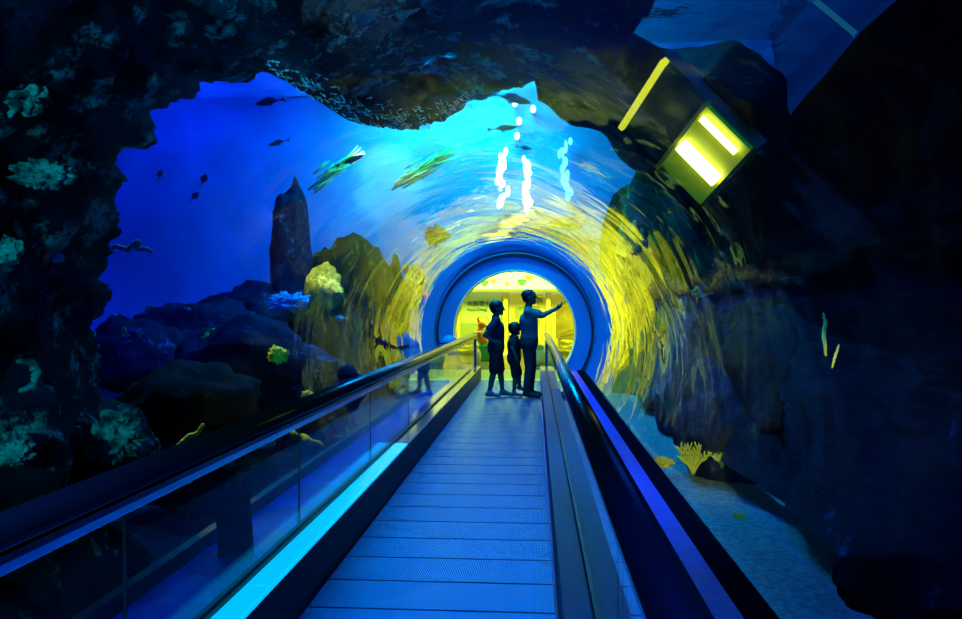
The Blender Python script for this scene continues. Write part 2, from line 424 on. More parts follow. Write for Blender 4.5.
# leaf decals on the fascia
M_leaf = pbr('green_leaf', (.12, .62, .18), .5); M_leafy = pbr('lime_leaf', (.6, .8, .15), .5)
for i, (px, py, w, m, lb) in enumerate([(484.5, 283, .11, M_leaf, 'green leaf ornament on the left of the white fascia'),
        (493, 281, .08, M_leafy, 'lime leaf ornament beside the left green leaf on the fascia'),
        (522, 282, .12, M_leaf, 'large green leaf ornament above the tall man'),
        (529, 277.5, .10, M_leafy, 'upper lime leaf ornament right of the fascia centre'),
        (507, 284, .07, M_leafy, 'small lime leaf ornament at the fascia middle')]):
    p = at(px, py, 24.27); mb = MB(); n = 14; vs = []
    for yy in (0, .025):
        for k in range(n):
            a = 2*math.pi*k/n; rr = w * (1 + .18*math.sin(3*a)); vs.append((rr*1.15*math.cos(a), yy, rr*.85*math.sin(a)))
    mb.add(vs, [(k, (k+1) % n, n+(k+1) % n, n+k) for k in range(n)] + [tuple(range(n)), tuple(range(n, 2*n))[::-1]])
    o = link('leaf_ornament', mb, m, None, False, p); tag(o, lb, 'ornament', 'leaf ornaments on the fascia')
# lighting track under the hall ceiling
t = empty('track_light', 'dark lighting track with small white spots high in the hall', 'light', (-.6, 23.9, 2.66))
link('track', MB().box(-1.3, 2.0, -.02, .02, 0, .03), M_black, t)
for k in range(7):
    o = link('spot_head', MB().lathe([(.02, -.002), (.045, -.04), (.045, -.1), (.03, -.1)], (-1.1 + k*.48, 0, 0), 12), M_black, t)
    link('lens', MB().lathe([(.03, -.102), (.03, -.106)], (-1.1 + k*.48, 0, 0), 12), emis('warm_lens', (1, .95, .55), 12), o)
for sx in (-1.25, 1.95): link('hanger', MB().box(sx, sx+.02, -.01, .01, .03, .94), M_black, t)
# sign board with lettering
def lettering(body, size, loc, mat, parent, name='lettering', ext=.006):
    c = bpy.data.curves.new('txt', 'FONT'); c.body = body; c.size = size; c.extrude = ext; c.align_x = 'CENTER'; c.align_y = 'CENTER'
    o = bpy.data.objects.new('txt', c); COL.objects.link(o)
    dg = bpy.context.evaluated_depsgraph_get(); me = bpy.data.meshes.new_from_object(o.evaluated_get(dg))
    bpy.data.objects.remove(o)
    me.transform(Matrix.Rotation(R(90), 4, 'X'))
    return link(name, me, mat, parent, False, loc)
M_board = pbr('pale_green_board', (.52, .68, .34), .45)
M_ink = pbr('dark_green_ink', (.03, .10, .03), .6)
M_pic = pbr('mixed_poster', (.62, .5, .12), .5, col2=(.25, .4, .12), vscale=5)
bxp = at(482, 305, HY - .1)
t = empty('sign_board', 'pale green sign board with dark Chinese lettering and English below', 'sign', (-1.70, HY - .08, 0))
link('panel', MB().box(-.68, .62, -.02, .04, .15, 2.0), M_board, t)
link('lower_panel', MB().box(-.66, .60, -.03, -.018, .15, 1.02), pbr('darker_green_panel', (.34, .45, .2), .45), t)
lettering('水族潜水', .19, (-.10, -.03, 1.63), M_ink, t)
lettering('Aqua Diving', .13, (-.16, -.03, 1.44), M_ink, t, 'small_lettering')
tp = [(.10 + .33*u, -.04, 1.33 - .75*u*u) for u in [i/10 for i in range(11)]]
link('curved_stripe', MB().tube(tp, [.012 + .03*math.sin(math.pi*i/10) for i in range(11)], 8), M_cream, t)
# yellow pillars at the left of the board
for x, lb in ((-2.46, 'yellow pillar just left of the green sign board'), (-3.0, 'yellow pillar at the far left of the hall'), (-.93, 'slim yellow pillar right of the green sign board'), (.42, 'yellow pillar between the shop panels right of the man'), (1.62, 'yellow pillar at the right end of the shop panels')):
    mb = MB().box(x-.08, x+.08, HY-.4, HY-.12, .1, 2.02)
    t = empty('pillar', lb, 'pillar', (0, 0, 0), 0, 'yellow pillars in the hall')
    bevel(link('shaft', mb, M_yel, t), .02)
    link('plinth', MB().box(x-.1, x+.1, HY-.42, HY-.1, 0.001, .1), M_cream, t); link('cap', MB().box(x-.1, x+.1, HY-.42, HY-.1, 1.97, 2.02), M_cream, t)
t = empty('display_cabinet', 'narrow dark display cabinet between the left yellow pillars', 'cabinet', (-2.74, HY - .22, 0))
link('body', MB().box(-.14, .14, 0.0, .2, 0.001, 1.6), pbr('brown_cabinet', (.12, .1, .02), .5), t)
link('lit_strip', MB().box(.04, .10, -.015, -.001, .7, 1.5), emis('cyan_strip', (.1, .9, .6), 1.0), t)
# shop panels on the right
def shop_panel(x0, x1, lb, pic, extra=0):
    t = empty('shop_panel', lb, 'panel', ((x0+x1)/2, HY - .1, 0)); w = (x1-x0)/2
    link('backing', MB().box(-w, w, 0, .06, .12, 2.0), M_yel, t)
    for a in (-w, w-.05): link('frame_stile', MB().box(a, a+.05, -.03, -.001, .12, 2.0), M_cream, t)
    link('frame_rail', MB().box(-w+.05, w-.05, -.03, -.001, 1.93, 2.0), M_cream, t)
    link('picture', MB().box(-w*.7, w*.7, -.02, -.001, .9 - extra, 1.55), pic, t)
    for k in range(5):
        a = [(w*.55*math.sin(u*5 + k*1.3), -.03, .2 + k*.13 + .1*math.cos(u*6+k)) for u in [i/12 for i in range(13)]]
        link('scroll_ornament', MB().tube(a, .012, 6), pbr('olive_scroll', (.3, .3, .03), .5), t)
    return t
t1 = shop_panel(-.82, .32, 'wide yellow shop panel with mottled picture behind the man', M_pic)
lettering('二', .2, (-.26 - (-.25) - .02, -.03, 1.73), M_ink, t1, 'lettering')
lettering('购', .2, (.40, -.03, 1.73), M_ink, t1, 'lettering')
shop_panel(.52, 1.5, 'yellow shop panel with tall brown poster right of the man', pbr('brown_poster', (.3, .22, .03), .5, col2=(.45, .38, .05), vscale=3), .35)
shop_panel(1.74, 3.2, 'yellow shop panel at the far right of the hall', M_pic)
shop_panel(-4.6, -3.15, 'yellow shop panel at the far left of the hall', M_pic)
# sea creature standee on a green base
t = empty('creature_standee', 'orange striped sea creature figure standing on a bright green base', 'figure', (-1.50, 22.0, 0))
M_gb = pbr('bright_green', (.04, .65, .08), .4); M_or = pbr('orange_figure', (.95, .32, .03), .4)
bevel(link('base', MB().box(-.28, .34, -.18, .18, 0.001, .46), M_gb, t), .03)
pts = [(.16 - .22*math.sin(u*2.2), 0, .46 + .5*u) for u in [i/14 for i in range(15)]]
link('body', MB().tube(pts, [.06 + .10*math.sin(math.pi*(i/14)**.7) for i in range(15)], 14), M_or, t, True)
hd = Vector(pts[-1]); link('head', MB().ell(hd + Vector((.02, 0, .06)), (.12, .1, .11)).tube([hd + Vector((.1, 0, .05)), hd + Vector((.26, 0, .0))], [.05, .03], 10), M_or, t, True)
for k in (4, 7, 10): 
    c = Vector(pts[k]); link('stripe', MB().ell(c, (.15, .14, .03)), M_cream, t, True)
link('crest', MB().tube([hd + Vector((-.06, 0, .12)), hd + Vector((-.1, 0, .24)), hd + Vector((-.02, 0, .3))], [.04, .03, .01], 8), M_or, t, True)
# cloths and shelves added out of view to colour the tunnel reflections
def hang(x, y, w, h, z, mat, name, label):
    t = empty(name, label, 'tintcloth', (x, y, z)); s = -1 if x > 0 else 1
    link('tint_cloth', MB().box(min(0, s*.02), max(0, s*.02), -w/2, w/2, 0, h), mat, t); link('tintcloth_rod', MB().tube([(s*.02, -w/2-.05, h), (s*.02, w/2+.05, h)], .02, 8), M_alu, t)
M_pk = pbr('pink_tintcloth', (.9, .2, .5), .6)
hang(5.18, 20.2, 1.3, 2.0, .6, M_or, 'tintcloth', 'orange banner added unseen to colour reflections, right hall wall')
hang(5.18, 22.6, 1.2, 2.0, .6, M_pk, 'tintcloth', 'pink banner added unseen to colour reflections, right hall wall')
hang(-5.98, 20.4, 1.4, 2.0, .6, M_gb, 'tintcloth', 'green banner added unseen to colour reflections, left hall wall')
hang(-5.98, 22.8, 1.2, 2.0, .6, M_or, 'tintcloth', 'orange banner added unseen to colour reflections, left hall wall')
def shelf(x, y, rz, label):  # unseen units added to put dark bands in the reflections
    t = empty('reflection_shelf', label, 'shelf', (x, y, 0), rz); m = pbr('brown_cabinet', (.12, .1, .02), .5)
    for k in (-.6, .56): link('side_panel', MB().box(k, k+.04, -.2, .2, .001, 2.0), m, t)
    for k in range(5): link('shelf_board', MB().box(-.56, .56, -.2, .2, .05 + k*.47, .08 + k*.47), m, t)
    link('back_panel', MB().box(-.6, .6, .2, .22, .001, 2.0), m, t)
shelf(3.2, 20.6, R(-90), 'dark shelf unit added unseen to darken reflections, on the right of the hall'); shelf(-3.7, 20.2, R(90), 'dark shelf unit added unseen to darken reflections, on the left of the hall')
shelf(4.2, 24.6, 0, 'dark shelf unit added unseen to darken reflections, right of the back wall')
# rounded yellow stools and the blue bollard
def stool(x, y, lb):
    t = empty('stool', lb, 'stool', (x, y, 0), 0, 'yellow barrel stools')
    link('seat', MB().lathe([(.18, .46), (.2, .5), (.17, .56), (.08, .585), (.01, .59)], (0, 0, 0), 20), M_yel, t, True)
    link('barrel', MB().lathe([(.2, .03), (.245, .2), (.24, .34), (.18, .455)], (0, 0, 0), 20), M_yel, t, True)
    link('foot_ring', MB().lathe([(.19, .001), (.19, .03)], (0, 0, 0), 20), M_cream, t)
stool(-1.62, 19.9, 'rounded yellow stool in front of the green sign board')
stool(-2.02, 20.3, 'rounded yellow stool nearest the left rim of the portal')
stool(.05, 19.6, 'rounded yellow stool behind the legs of the man')
t = empty('bollard', 'blue dome topped bollard just inside the left of the portal', 'bollard', (-1.84, 16.7, 0))
link('post', MB().lathe([(.15, .001), (.2, .7)], (0, 0, 0), 24), M_bluering, t, True)
link('dome', MB().lathe([(.2, .7)] + [(.2*math.cos(a), .7 + .2*math.sin(a)) for a in [i*math.pi/2/8 for i in range(1, 8)]] + [(.004, .9)], (0, 0, 0), 24), M_bluering, t, True)
# ------------------------------------------------------------------ rock vault pieces around the acrylic
def vault(name, outline, mat, label, y0, phi0=None, phi1=None, r=2.35, amp=.22, thick=1.4, nphi=320, ny=80, seed=0, rough=.05, cat='rock'):
    """rock shell about the tunnel whose far rim follows the outline (pixels unprojected on the shell)"""
    pts = []
    for px, py in outline:
        p = oncyl(px, py, r); pts.append((math.atan2(p.x - AX, p.z - AH), p.y))
    pts.sort(); ph = [a for a, _ in pts]; ye = [b for _, b in pts]
    phi0 = ph[0] if phi0 is None else phi0; phi1 = ph[-1] if phi1 is None else phi1
    vs = []; fs = []
    def rr(a, y):
        q = (math.sin(a)*2.5, y, math.cos(a)*2.5 + seed*7.3)
        d = amp * fbm(q, .8, 3) + amp*.55 * abs(fbm((q[0]+9, q[1], q[2]), 2.2, 4))
        return max(1.97, r + d)
    for sh in (0, 1):
        for i in range(nphi+1):
            a = phi0 + (phi1-phi0)*i/nphi
            e = float(sum(np.interp(a + k, ph, ye) for k in (-.02, -.01, 0, .01, .02))/5) + rough*4*fbm((a*9, seed, 2), 1.4, 5) + rough*2.4*abs(fbm((a*34, seed, 5), 1.0, 5)) - rough
            for j in range(ny+1):
                u = j/ny; y = y0 + (e-y0)*u
                if sh == 0: rad = r + (rr(a, y) - r)*(1 - u**6)
                else: rad = r + (rr(a, y) - r)*(1 - u**6) + thick*(.12 + .88*min(1, (1-u)*2.2))*min(1, .15+ 6*min(i, nphi-i)/nphi)
                vs.append((AX + rad*math.sin(a), y, max(-.85, AH + rad*math.cos(a))))
    W = ny+1; O = (nphi+1)*W
    for i in range(nphi):
        for j in range(ny):
            f = (i*W+j, i*W+j+1, (i+1)*W+j+1, (i+1)*W+j); fs.append(f); fs.append(tuple(O+k for k in f)[::-1])
        for j in (0, ny): fs.append((i*W+j, (i+1)*W+j, O+(i+1)*W+j, O+i*W+j))
    for j in range(ny):
        for i in (0, nphi): fs.append((i*W+j, i*W+j+1, O+i*W+j+1, O+i*W+j))
    o = link(name, MB().add(vs, fs), mat, None, True); tag(o, label, cat); return o
OUT1 = [(96, 470), (97, 430), (98, 385), (100, 370), (97, 345), (110, 300), (106, 262), (125, 220), (122, 195), (120, 162), (150, 145), (160, 118), (185, 108), (200, 90), (215, 83),
        (228, 88), (250, 75), (270, 72), (290, 84), (330, 108), (360, 124), (400, 130), (440, 124), (480, 101), (500, 95), (530, 82), (560, 78), (600, 92), (640, 86), (652, 60), (650, 0)]
vault('rock_arch', OUT1, M_rock, 'dark jagged rock arch curving over the near left end of the tunnel', .9, phi0=R(-125), phi1=R(27.5), seed=1)
OUT2 = [(903, -5), (850, 45), (800, 95), (770, 140), (757, 180), (738, 215), (742, 250), (730, 288), (700, 296), (690, 330), (697, 380), (690, 420), (702, 470)]
vault('rocky_outcrop', OUT2, M_rockd, 'black rock wall close along the right of the tunnel', .2, phi1=R(112), r=2.42, seed=5, thick=1.2)
OUT3 = [(545, 88), (575, 100), (600, 118), (640, 150), (668, 185), (690, 215), (712, 250), (730, 285)]
def slab(name, outline, mat, label, depth, r=2.3, amp=.12, thick=.5, seed=0, n=46, m=26):
    """overhanging boulder slab: outline strip of pixels in the sky of the tunnel given as near and far edges"""
    near, far = outline
    vs = []; fs = []
    def samp(L, u):
        k = u*(len(L)-1); i = min(int(k), len(L)-2); f = k-i
        return (L[i][0]*(1-f)+L[i+1][0]*f, L[i][1]*(1-f)+L[i+1][1]*f)
    for sh in (0, 1):
        for i in range(n+1):
            a = samp(near, i/n); b = samp(far, i/n)
            for j in range(m+1):
                v = j/m; w = v
                p = oncyl(a[0]*(1-w)+b[0]*w, a[1]*(1-w)+b[1]*w, r)
                q = Vector((p.x-AX, 0, p.z-AH)).normalized()
                edge = min(1, 4*min(v, 1-v)+.05)*min(1, 5*min(i, n-i)/n+.05)
                d = amp*fbm((p.x, p.y, p.z+seed), 1.1, 5) + (thick*edge if sh else 0)
                vs.append(p + q*max(d, r*0 + 1.97 - r))
    W = m+1; O = (n+1)*W
    for i in range(n):
        for j in range(m):
            f = (i*W+j, i*W+j+1, (i+1)*W+j+1, (i+1)*W+j); fs.append(f); fs.append(tuple(O+k for k in f)[::-1])
        for j in (0, m): fs.append((i*W+j, (i+1)*W+j, O+(i+1)*W+j, O+i*W+j))
    for j in range(m):
        for i in (0, n): fs.append((i*W+j, i*W+j+1, O+i*W+j+1, O+i*W+j))
    o = link(name, MB().add(vs, fs), mat, None, True); return tag(o, label, 'rock')
slab('rock_overhang', ([(530, 72), (590, 78), (640, 90), (700, 84), (752, 104), (748, 190), (768, 290)], [(538, 100), (575, 122), (605, 145), (640, 182), (662, 215), (685, 255), (706, 292)]), M_moss, 'olive rock overhang arching down the right of the tunnel crown', 0, seed=3)

def rock(name, c, s, mat, label, seed=0, sub=4, amp=.35, cat='rock', sc=1.1):
    bm = bmesh.new(); bmesh.ops.create_icosphere(bm, subdivisions=sub, radius=1)
    for v in bm.verts:
        p = v.co.copy(); d = 1 + amp*fbm((p.x+seed*3.1, p.y, p.z), sc, 5) + amp*.4*abs(fbm((p.x, p.y+seed*5.7, p.z), 3.2, 4))
        v.co = Vector((p.x*s[0], p.y*s[1], p.z*s[2]))*d
    me = bpy.data.meshes.new(name); bm.to_mesh(me); bm.free()
    o = link(name, me, mat, None, True, c); return tag(o, label, cat)
def rk(px, py, Y, w, h, mat, label, seed, name='reef_rock', dep=None, amp=.35):
    """boulder centred on a pixel at distance Y, w x h pixels big"""
    c = at(px, py, Y); k = Y/F
    return rock(name, c, (w*k/2, (dep or (w+h)/2)*k/2, h*k/2), mat, label, seed, amp=amp)
M_ybright = rockmat('yellow_coral_rock', (.12, .14, .02), (.5, .5, .04), (.95, .9, .2), 3.0, .5)
# distant reef on the left
rk(292, 262, 15.5, 40, 150, M_rockb, 'tall pointed rock spire far off in the blue water', 2, 'rock_spire', dep=60)
rk(265, 315, 15.2, 120, 60, M_rockb, 'broad dark rock at the foot of the spire', 3)
rk(200, 335, 13.5, 130, 70, M_rockb, 'low dark blue rock left of the spire foot', 4)
rk(140, 355, 11, 110, 70, M_rockb, 'pale blue sloping rock at the bottom of the rock window', 5)
rk(250, 370, 9.5, 170, 90, M_rockb, 'wide dark reef rock behind the left handrail', 6)
rk(190, 405, 7.0, 130, 80, M_rockd, 'dark reef rock with yellow sea whip on it', 7)
rk(330, 345, 12.5, 60, 100, M_moss, 'olive reef rock left of the blue portal', 8)
rk(300, 400, 9.5, 110, 70, M_rockb, 'reef rock just behind the middle of the left handrail', 9)
rk(325, 292, 14.5, 36, 50, M_ybright, 'bright yellow coral rock at the far left of the tunnel', 10)
rk(372, 318, 15.8, 60, 120, M_moss, 'tall mossy rock column left of the blue portal', 11, 'rock_stack')
rk(398, 318, 16.6, 20, 110, M_moss, 'slim mossy rock column against the portal wall', 12, 'rock_stack')
rk(350, 330, 17.0, 110, 170, M_moss, 'broad dark moss covered rock added behind the reflections left of the portal', 31, dep=58)  # dark backing added so the yellow reflections stand out
rk(660, 290, 16.9, 100, 260, M_moss, 'broad dark moss covered rock added behind the reflections right of the portal', 32, dep=58)  # matching dark backing added for the reflections on the right
# near left
rk(95, 452, 5.0, 110, 95, M_rock, 'teal crusted rock above the near left handrail', 13, amp=.45)
rk(18, 440, 4.1, 90, 150, M_rock, 'teal crusted rock at the left edge above the handrail', 14, amp=.45)
rk(205, 470, 6.7, 120, 90, M_rock, 'crusted rock seen through the middle left glass panel', 15, amp=.45)
rk(80, 570, 4.8, 110, 90, M_rockd, 'round dark rock seen through the nearest left glass', 16)
rk(320, 440, 10.2, 90, 60, M_rock, 'crusted rock low behind the left glass near the passage wall', 17)
# right
rk(905, 590, 3.6, 110, 60, M_rockd, 'dark boulder on the sand at the lower right', 18)
rk(735, 420, 8.0, 110, 120, M_rockb, 'blue grey rock standing behind the sand on the right', 19)
rk(800, 370, 6.4, 130, 130, M_rockd, 'dim blue rock shelf at mid height on the right', 20)
rk(690, 385, 10.5, 60, 150, M_rockb, 'tall rock face right of the tunnel middle', 21)
rk(655, 330, 13.0, 50, 160, M_moss, 'mossy rock face right of the blue portal', 22)
rk(628, 320, 15.8, 30, 170, M_rocky, 'narrow mossy rock against the wall right of the portal', 23, 'rock_stack')
rk(785, 250, 6.5, 70, 110, M_rockb, 'dim grey green rock slab right of the yellow reflection', 25, dep=50)

# corals
M_teal = pbr('teal_coral', (.004, .02, .022), .7, bump=.8, bscale=40, col2=(.09, .40, .33), vscale=13)
M_ycor = pbr('yellow_coral', (.75, .72, .06), .6)
M_pale = pbr('pale_reflection_streak', (.95, .85, .35), .6); M_pink = pbr('pink_coral', (.9, .3, .5), .6); M_orc = pbr('orange_coral', (.9, .3, .06), .6)
M_pblue = pbr('pale_blue_coral', (.3, .5, .8), .6)
def whip(pix, Y, rad, mat, label, name='sea_whip', cat='coral'):
    pts = [at(x, y, Y) for x, y in pix]; out = []
    for i in range(len(pts)-1):
        for k in range(5):
            q = pts[i].lerp(pts[i+1], k/5); j = 0.25*rad
            out.append(q + Vector((rnd.uniform(-j, j), rnd.uniform(-j, j)*3, rnd.uniform(-j, j))))
    out.append(pts[-1]); n = len(out)
    return tag(link(name, MB().tube(out, [rad*(.5+.5*math.sin(math.pi*(i+.6)/(n+.2))) for i in range(n)], 8), mat, None, True), label, cat)
def fan(px, py, Y, size, mat, label, n=9, spread=75, tilt=0, name='sea_fan'):
    mb = MB(); base = at(px, py, Y)
    for i in range(n):
        a = R(tilt + spread*(i/(n-1)*2-1)); L = size*(.8+.3*rnd.random()); pts = []
        for k in range(7):
            u = k/6; aa = a*(.6+.5*u); pts.append(base + RT*(L*u*math.sin(aa)) + UP*(L*u*math.cos(aa)) + FW*(.12*L*math.sin(i*2.1)*u))
        mb.tube(pts, [size*.055*(1-.6*k/6) for k in range(7)], 7)
        for k in (3, 4, 5):
            for sg in (-1, 1):
                q = pts[k]; b = a + sg*.6; mb.tube([q, q + RT*(L*.16*math.sin(b)) + UP*(L*.16*math.cos(b)), q + RT*(L*.25*math.sin(b*.9)) + UP*(L*.27*math.cos(b*.9))], [size*.03, size*.028, size*.014], 6)
    return tag(link(name, mb, mat, None, True), label, 'coral')
def streaks(x0, y0, x1, y1, Y, mat, label, n=70):  # tufts drawn in place of hall reflections on the acrylic
    mb = MB(); a = at(x0, y0, Y); b = at(x1, y1, Y); d = b - a
    for i in range(n):
        u = rnd.random()**.8; p = a + d*u*.75 + UP*rnd.gauss(0, .10)*(1-u*.6) + FW*rnd.gauss(0, .1); L = d.length*rnd.uniform(.15, .4)
        w = (d.normalized() + UP*rnd.gauss(-.1, .16) + RT*rnd.gauss(0, .1)).normalized()
        mb.tube([p, p + w*L*.5, p + w*L + UP*.03], [.02, .025, .006], 6)
    mb.tube([a, a + d*.4, a + d*.7], [.03, .03, .01], 7)
    return tag(link('reflection_streaks', mb, mat, None, True), label, 'coral')
def cluster(px, py, Y, size, mat, label, n=16, name='lump_coral', flat=.7):
    """knobbly encrusting coral: a lump broken up by strong ridged noise"""
    bm = bmesh.new(); bmesh.ops.create_icosphere(bm, subdivisions=5, radius=1); sd = px*.37 + py*.11
    c = at(px, py, Y)
    for v in bm.verts:
        p = v.co.copy(); w = 1 - .75*abs(fbm((p.x+sd, p.y, p.z), 1.5, 4)) + .35*fbm((p.x, p.y+sd, p.z), 3.5, 3) + .3*max(0, fbm((p.x, p.y, p.z+sd), 1.0, 2))
        w = max(.12, w); q = p*w*size*1.15
        v.co = RT*q.x + UP*(q.z*flat*1.2) + FW*(q.y*.5)
    me = bpy.data.meshes.new(name); bm.to_mesh(me); bm.free()
    return tag(link(name, me, mat, None, True, c), label, 'coral')
fan(160, 485, 5.1, .24, M_teal, 'teal sea fan seen through the nearest left glass panel', 11, 80)
whip([(178, 446), (184, 440), (190, 436), (197, 434), (203, 424)], 5.5, .02, M_ycor, 'yellow wriggling sea whip above the left handrail')
whip([(291, 431), (300, 437), (310, 441), (323, 446)], 8.4, .045, M_ycor, 'bright yellow sea whip seen through the left glass')
whip([(195, 358), (203, 345), (208, 335), (213, 330)], 9.5, .05, M_ycor, 'upright yellow sea whip far behind the left handrail')
whip([(207, 378), (213, 377), (218, 371), (222, 369), (226, 374)], 8.5, .03, M_ycor, 'hooked yellow sea whip behind the left handrail')
cluster(278, 355, 8.7, .10, M_ycor, 'yellow lump coral on the dark reef rock', 10)
cluster(247, 397, 7.0, .05, M_ycor, 'tiny yellow lump coral close above the handrail', 8)
cluster(308, 396, 8.4, .06, M_ycor, 'small yellow lump coral at the handrail middle', 8)
whip([(108, 252), (114, 246), (120, 247), (128, 250), (134, 244), (140, 242), (137, 248), (146, 249), (153, 252)], 5.6, .022, M_pblue, 'wavy pale blue soft coral on the right lip of the rock window', 'soft_coral')
cluster(60, 40, 3.7, .10, M_teal, 'teal lump coral high on the left rock arch', 18)
cluster(20, 90, 3.4, .12, M_teal, 'teal lump coral on the upper left edge of the arch', 18)
cluster(45, 175, 3.5, .12, M_teal, 'teal lump coral on the left rock below the upper patch', 20, flat=.4)
cluster(70, 30, 3.9, .04, M_ycor, 'small olive lump coral at the top left', 8)
cluster(8, 250, 3.3, .06, M_teal, 'teal lump coral at the left edge at mid height', 14)
cluster(58, 258, 3.6, .025, M_pblue, 'tiny pale blue coral on the left rock', 7)
whip([(18, 362), (32, 362), (38, 372), (34, 385), (20, 391)], 3.7, .02, M_teal, 'curled teal soft coral on the dark left rock', 'soft_coral')
cluster(112, 436, 4.5, .16, M_teal, 'teal lump coral just above the near left handrail', 22)
cluster(12, 450, 3.7, .09, M_teal, 'teal lump coral at the left edge above the handrail', 18)
cluster(255, 440, 6.9, .10, M_pblue, 'pale lump coral seen low through the left glass', 14, flat=.4)
cluster(290, 302, 13.8, .35, M_pblue, 'pale blue coral mound on the broad far rock', 14, flat=.35)
cluster(565, 222, 17.6, .34, M_pink, 'pink coral cluster above the right of the portal', 16, flat=.35)
cluster(590, 240, 17.7, .2, M_pblue, 'lilac coral tuft above the right of the portal', 10, flat=.5)
cluster(436, 235, 17.7, .25, M_orc, 'orange coral cluster above the left of the portal', 14, flat=.6)
cluster(414, 285, 17.5, .22, M_orc, 'orange coral cluster left of the portal', 16, flat=1.6)
streaks(392, 190, 455, 148, 17.2, M_pale, 'hall reflection built as feathery pale yellow plume high above the left of the portal')
streaks(308, 190, 358, 152, 17.2, M_pale, 'hall reflection built as feathery yellow plume far up on the blue end wall', 38)
whip([(824, 313), (825, 325), (824, 340), (826, 356)], 4.6, .012, M_ycor, 'thin upright yellow sea whip on the dark right rock')
whip([(839, 344), (835, 357), (832, 368)], 4.5, .008, M_ycor, 'short faint yellow sea whip on the dark right rock')
fan(693, 474, 7.6, .28, M_ycor, 'bright yellow sea fan standing on the sand at right', 9, 35)
fan(722, 468, 7.4, .16, M_ycor, 'small yellow sea fan beside the bright one on the right', 7, 35)
cluster(662, 462, 7.9, .10, M_ycor, 'pale yellow lump coral where the sand meets the kerb', 14, flat=.4)
cluster(739, 516, 5.2, .035, M_ycor, 'little yellow coral bits lying on the sand', 9, flat=.4)
cluster(708, 292, 9.0, .14, M_ycor, 'yellow lump coral under the dark rock knob on the right', 12, flat=.4)
# ------------------------------------------------------------------ fish
M_fishd = pbr('dark_fish_skin', (.03, .05, .10), .3); M_fishs = pbr('silver_fish_skin', (.6, .75, .85), .25, .6); M_fishy = pbr('yellow_fish_skin', (.7, .65, .1), .4)
M_eye = pbr('fish_eye', (.02, .02, .02), .1)
def fish_body(L, H, W, n=12):
    mb = MB(); pts = []; vs = []; fs = []
    prof = [(0, .06), (.06, .35), (.16, .7), (.3, .97), (.42, 1), (.58, .85), (.74, .52), (.88, .22), (.96, .14), (1, .13)]
    for u, w in prof:
        for k in range(n):
            a = 2*math.pi*k/n; vs.append((L*(.5-u), W/2*w*math.cos(a), H/2*w*math.sin(a)))
    for i in range(len(prof)-1):
        for k in range(n): fs.append((i*n+k, i*n+(k+1) % n, (i+1)*n+(k+1) % n, (i+1)*n+k))
    fs += [tuple(range(n)), tuple(range((len(prof)-1)*n, len(prof)*n))]
    return mb.add(vs, fs)
def plate(pts, th=.006):
    n = len(pts); vs = [(x, -th/2, z) for x, z in pts] + [(x, th/2, z) for x, z in pts]
    return MB().add(vs, [(k, (k+1) % n, n+(k+1) % n, n+k) for k in range(n)] + [tuple(range(n))[::-1], tuple(range(n, 2*n))])
def fish(px, py, Y, Lpx, ratio, ang, mat, label, head=1, fin=None, yaw=0):
    k = Y/F; L = Lpx*k; H = L*ratio; W = H*.45
    t = empty('fish', label, 'fish', at(px, py, Y)); t.rotation_euler = (0, -R(ang), R(yaw) + (0 if head > 0 else math.pi))
    th = max(.004, L*.02)
    link('body', fish_body(L, H, W), mat, t, True)
    fm = fin or mat
    link('tail_fin', plate([(-.48*L, .06*H), (-.72*L, .5*H), (-.64*L, 0), (-.72*L, -.5*H), (-.48*L, -.06*H)], th), fm, t)
    link('dorsal_fin', plate([(.18*L, .44*H), (.02*L, .72*H), (-.2*L, .55*H), (-.3*L, .28*H)], th), fm, t)
    link('belly_fin', plate([(.05*L, -.46*H), (-.1*L, -.72*H), (-.2*L, -.44*H)], th), fm, t)
    for s in (-1, 1): link('eye', MB().ell((.36*L, s*W*.33, .12*H), (.025*L, .02*L, .025*L), 8, 6), M_eye, t)
    return t
fish(160, 174, 8.5, 11, .5, 70, M_fishd, 'small dark fish nearest the left rim of the rock window', 1)
fish(204, 179, 8.2, 12, .55, 60, M_fishd, 'small banded fish with pale belly, uppermost of the right pair', 1, M_fishs)
fish(195, 196, 8.8, 11, .5, 40, M_fishd, 'small dark fish below the banded fish', 1)
fish(268, 102, 9.5, 27, .26, -8, M_fishd, 'slim dark fish high in the bright window under the arch', -1)
fish(277, 143, 11, 20, .22, -15, M_fishd, 'faint slim fish in the upper blue water', -1)
fish(352, 160, 9, 26, .2, 22, M_fishd, 'slim dark fish streaking right below the shoal', 1)
fish(430, 60, 4.0, 20, .36, 40, M_fishs, 'pale curved fish against the dark rock overhead', 1)
fish(450, 56, 3.9, 16, .35, 0, M_fishs, 'pale silver fish right of the curved one overhead', 1)
fish(514, 99, 7.5, 36, .22, -14, M_fishd, 'long dark fish crossing the bright crown of the tunnel', 1)
fish(505, 128, 10, 26, .2, 5, M_fishy, 'slim yellowish fish above the lamps', 1)
fish(525, 148, 12, 14, .25, -10, M_fishd, 'tiny dark fish beside the bright lamps', 1)
fish(148, 308, 7.5, 10, .45, 40, M_fishs, 'small pale fish above the blue sloping rock', 1)
fish(124, 331, 7.4, 9, .5, 70, M_fishy, 'small yellow fish by the lower rim of the rock window', 1)
fish(141, 335, 7.6, 9, .4, 45, M_fishs, 'tiny pale fish right of the yellow one', 1)
fish(113, 316, 7.2, 10, .4, 10, M_fishs, 'pale fish against the dark left rim', 1)
fish(188, 309, 10, 7, .45, -20, M_fishs, 'tiny fish far over the dark reef', 1)
fish(340, 318, 11, 12, .4, 0, M_fishs, 'small pale fish in front of the olive reef rock', -1)
fish(765, 150, 5.0, 26, .3, 20, M_fishd, 'dark fish in the gloom right of the yellow reflection', 1)
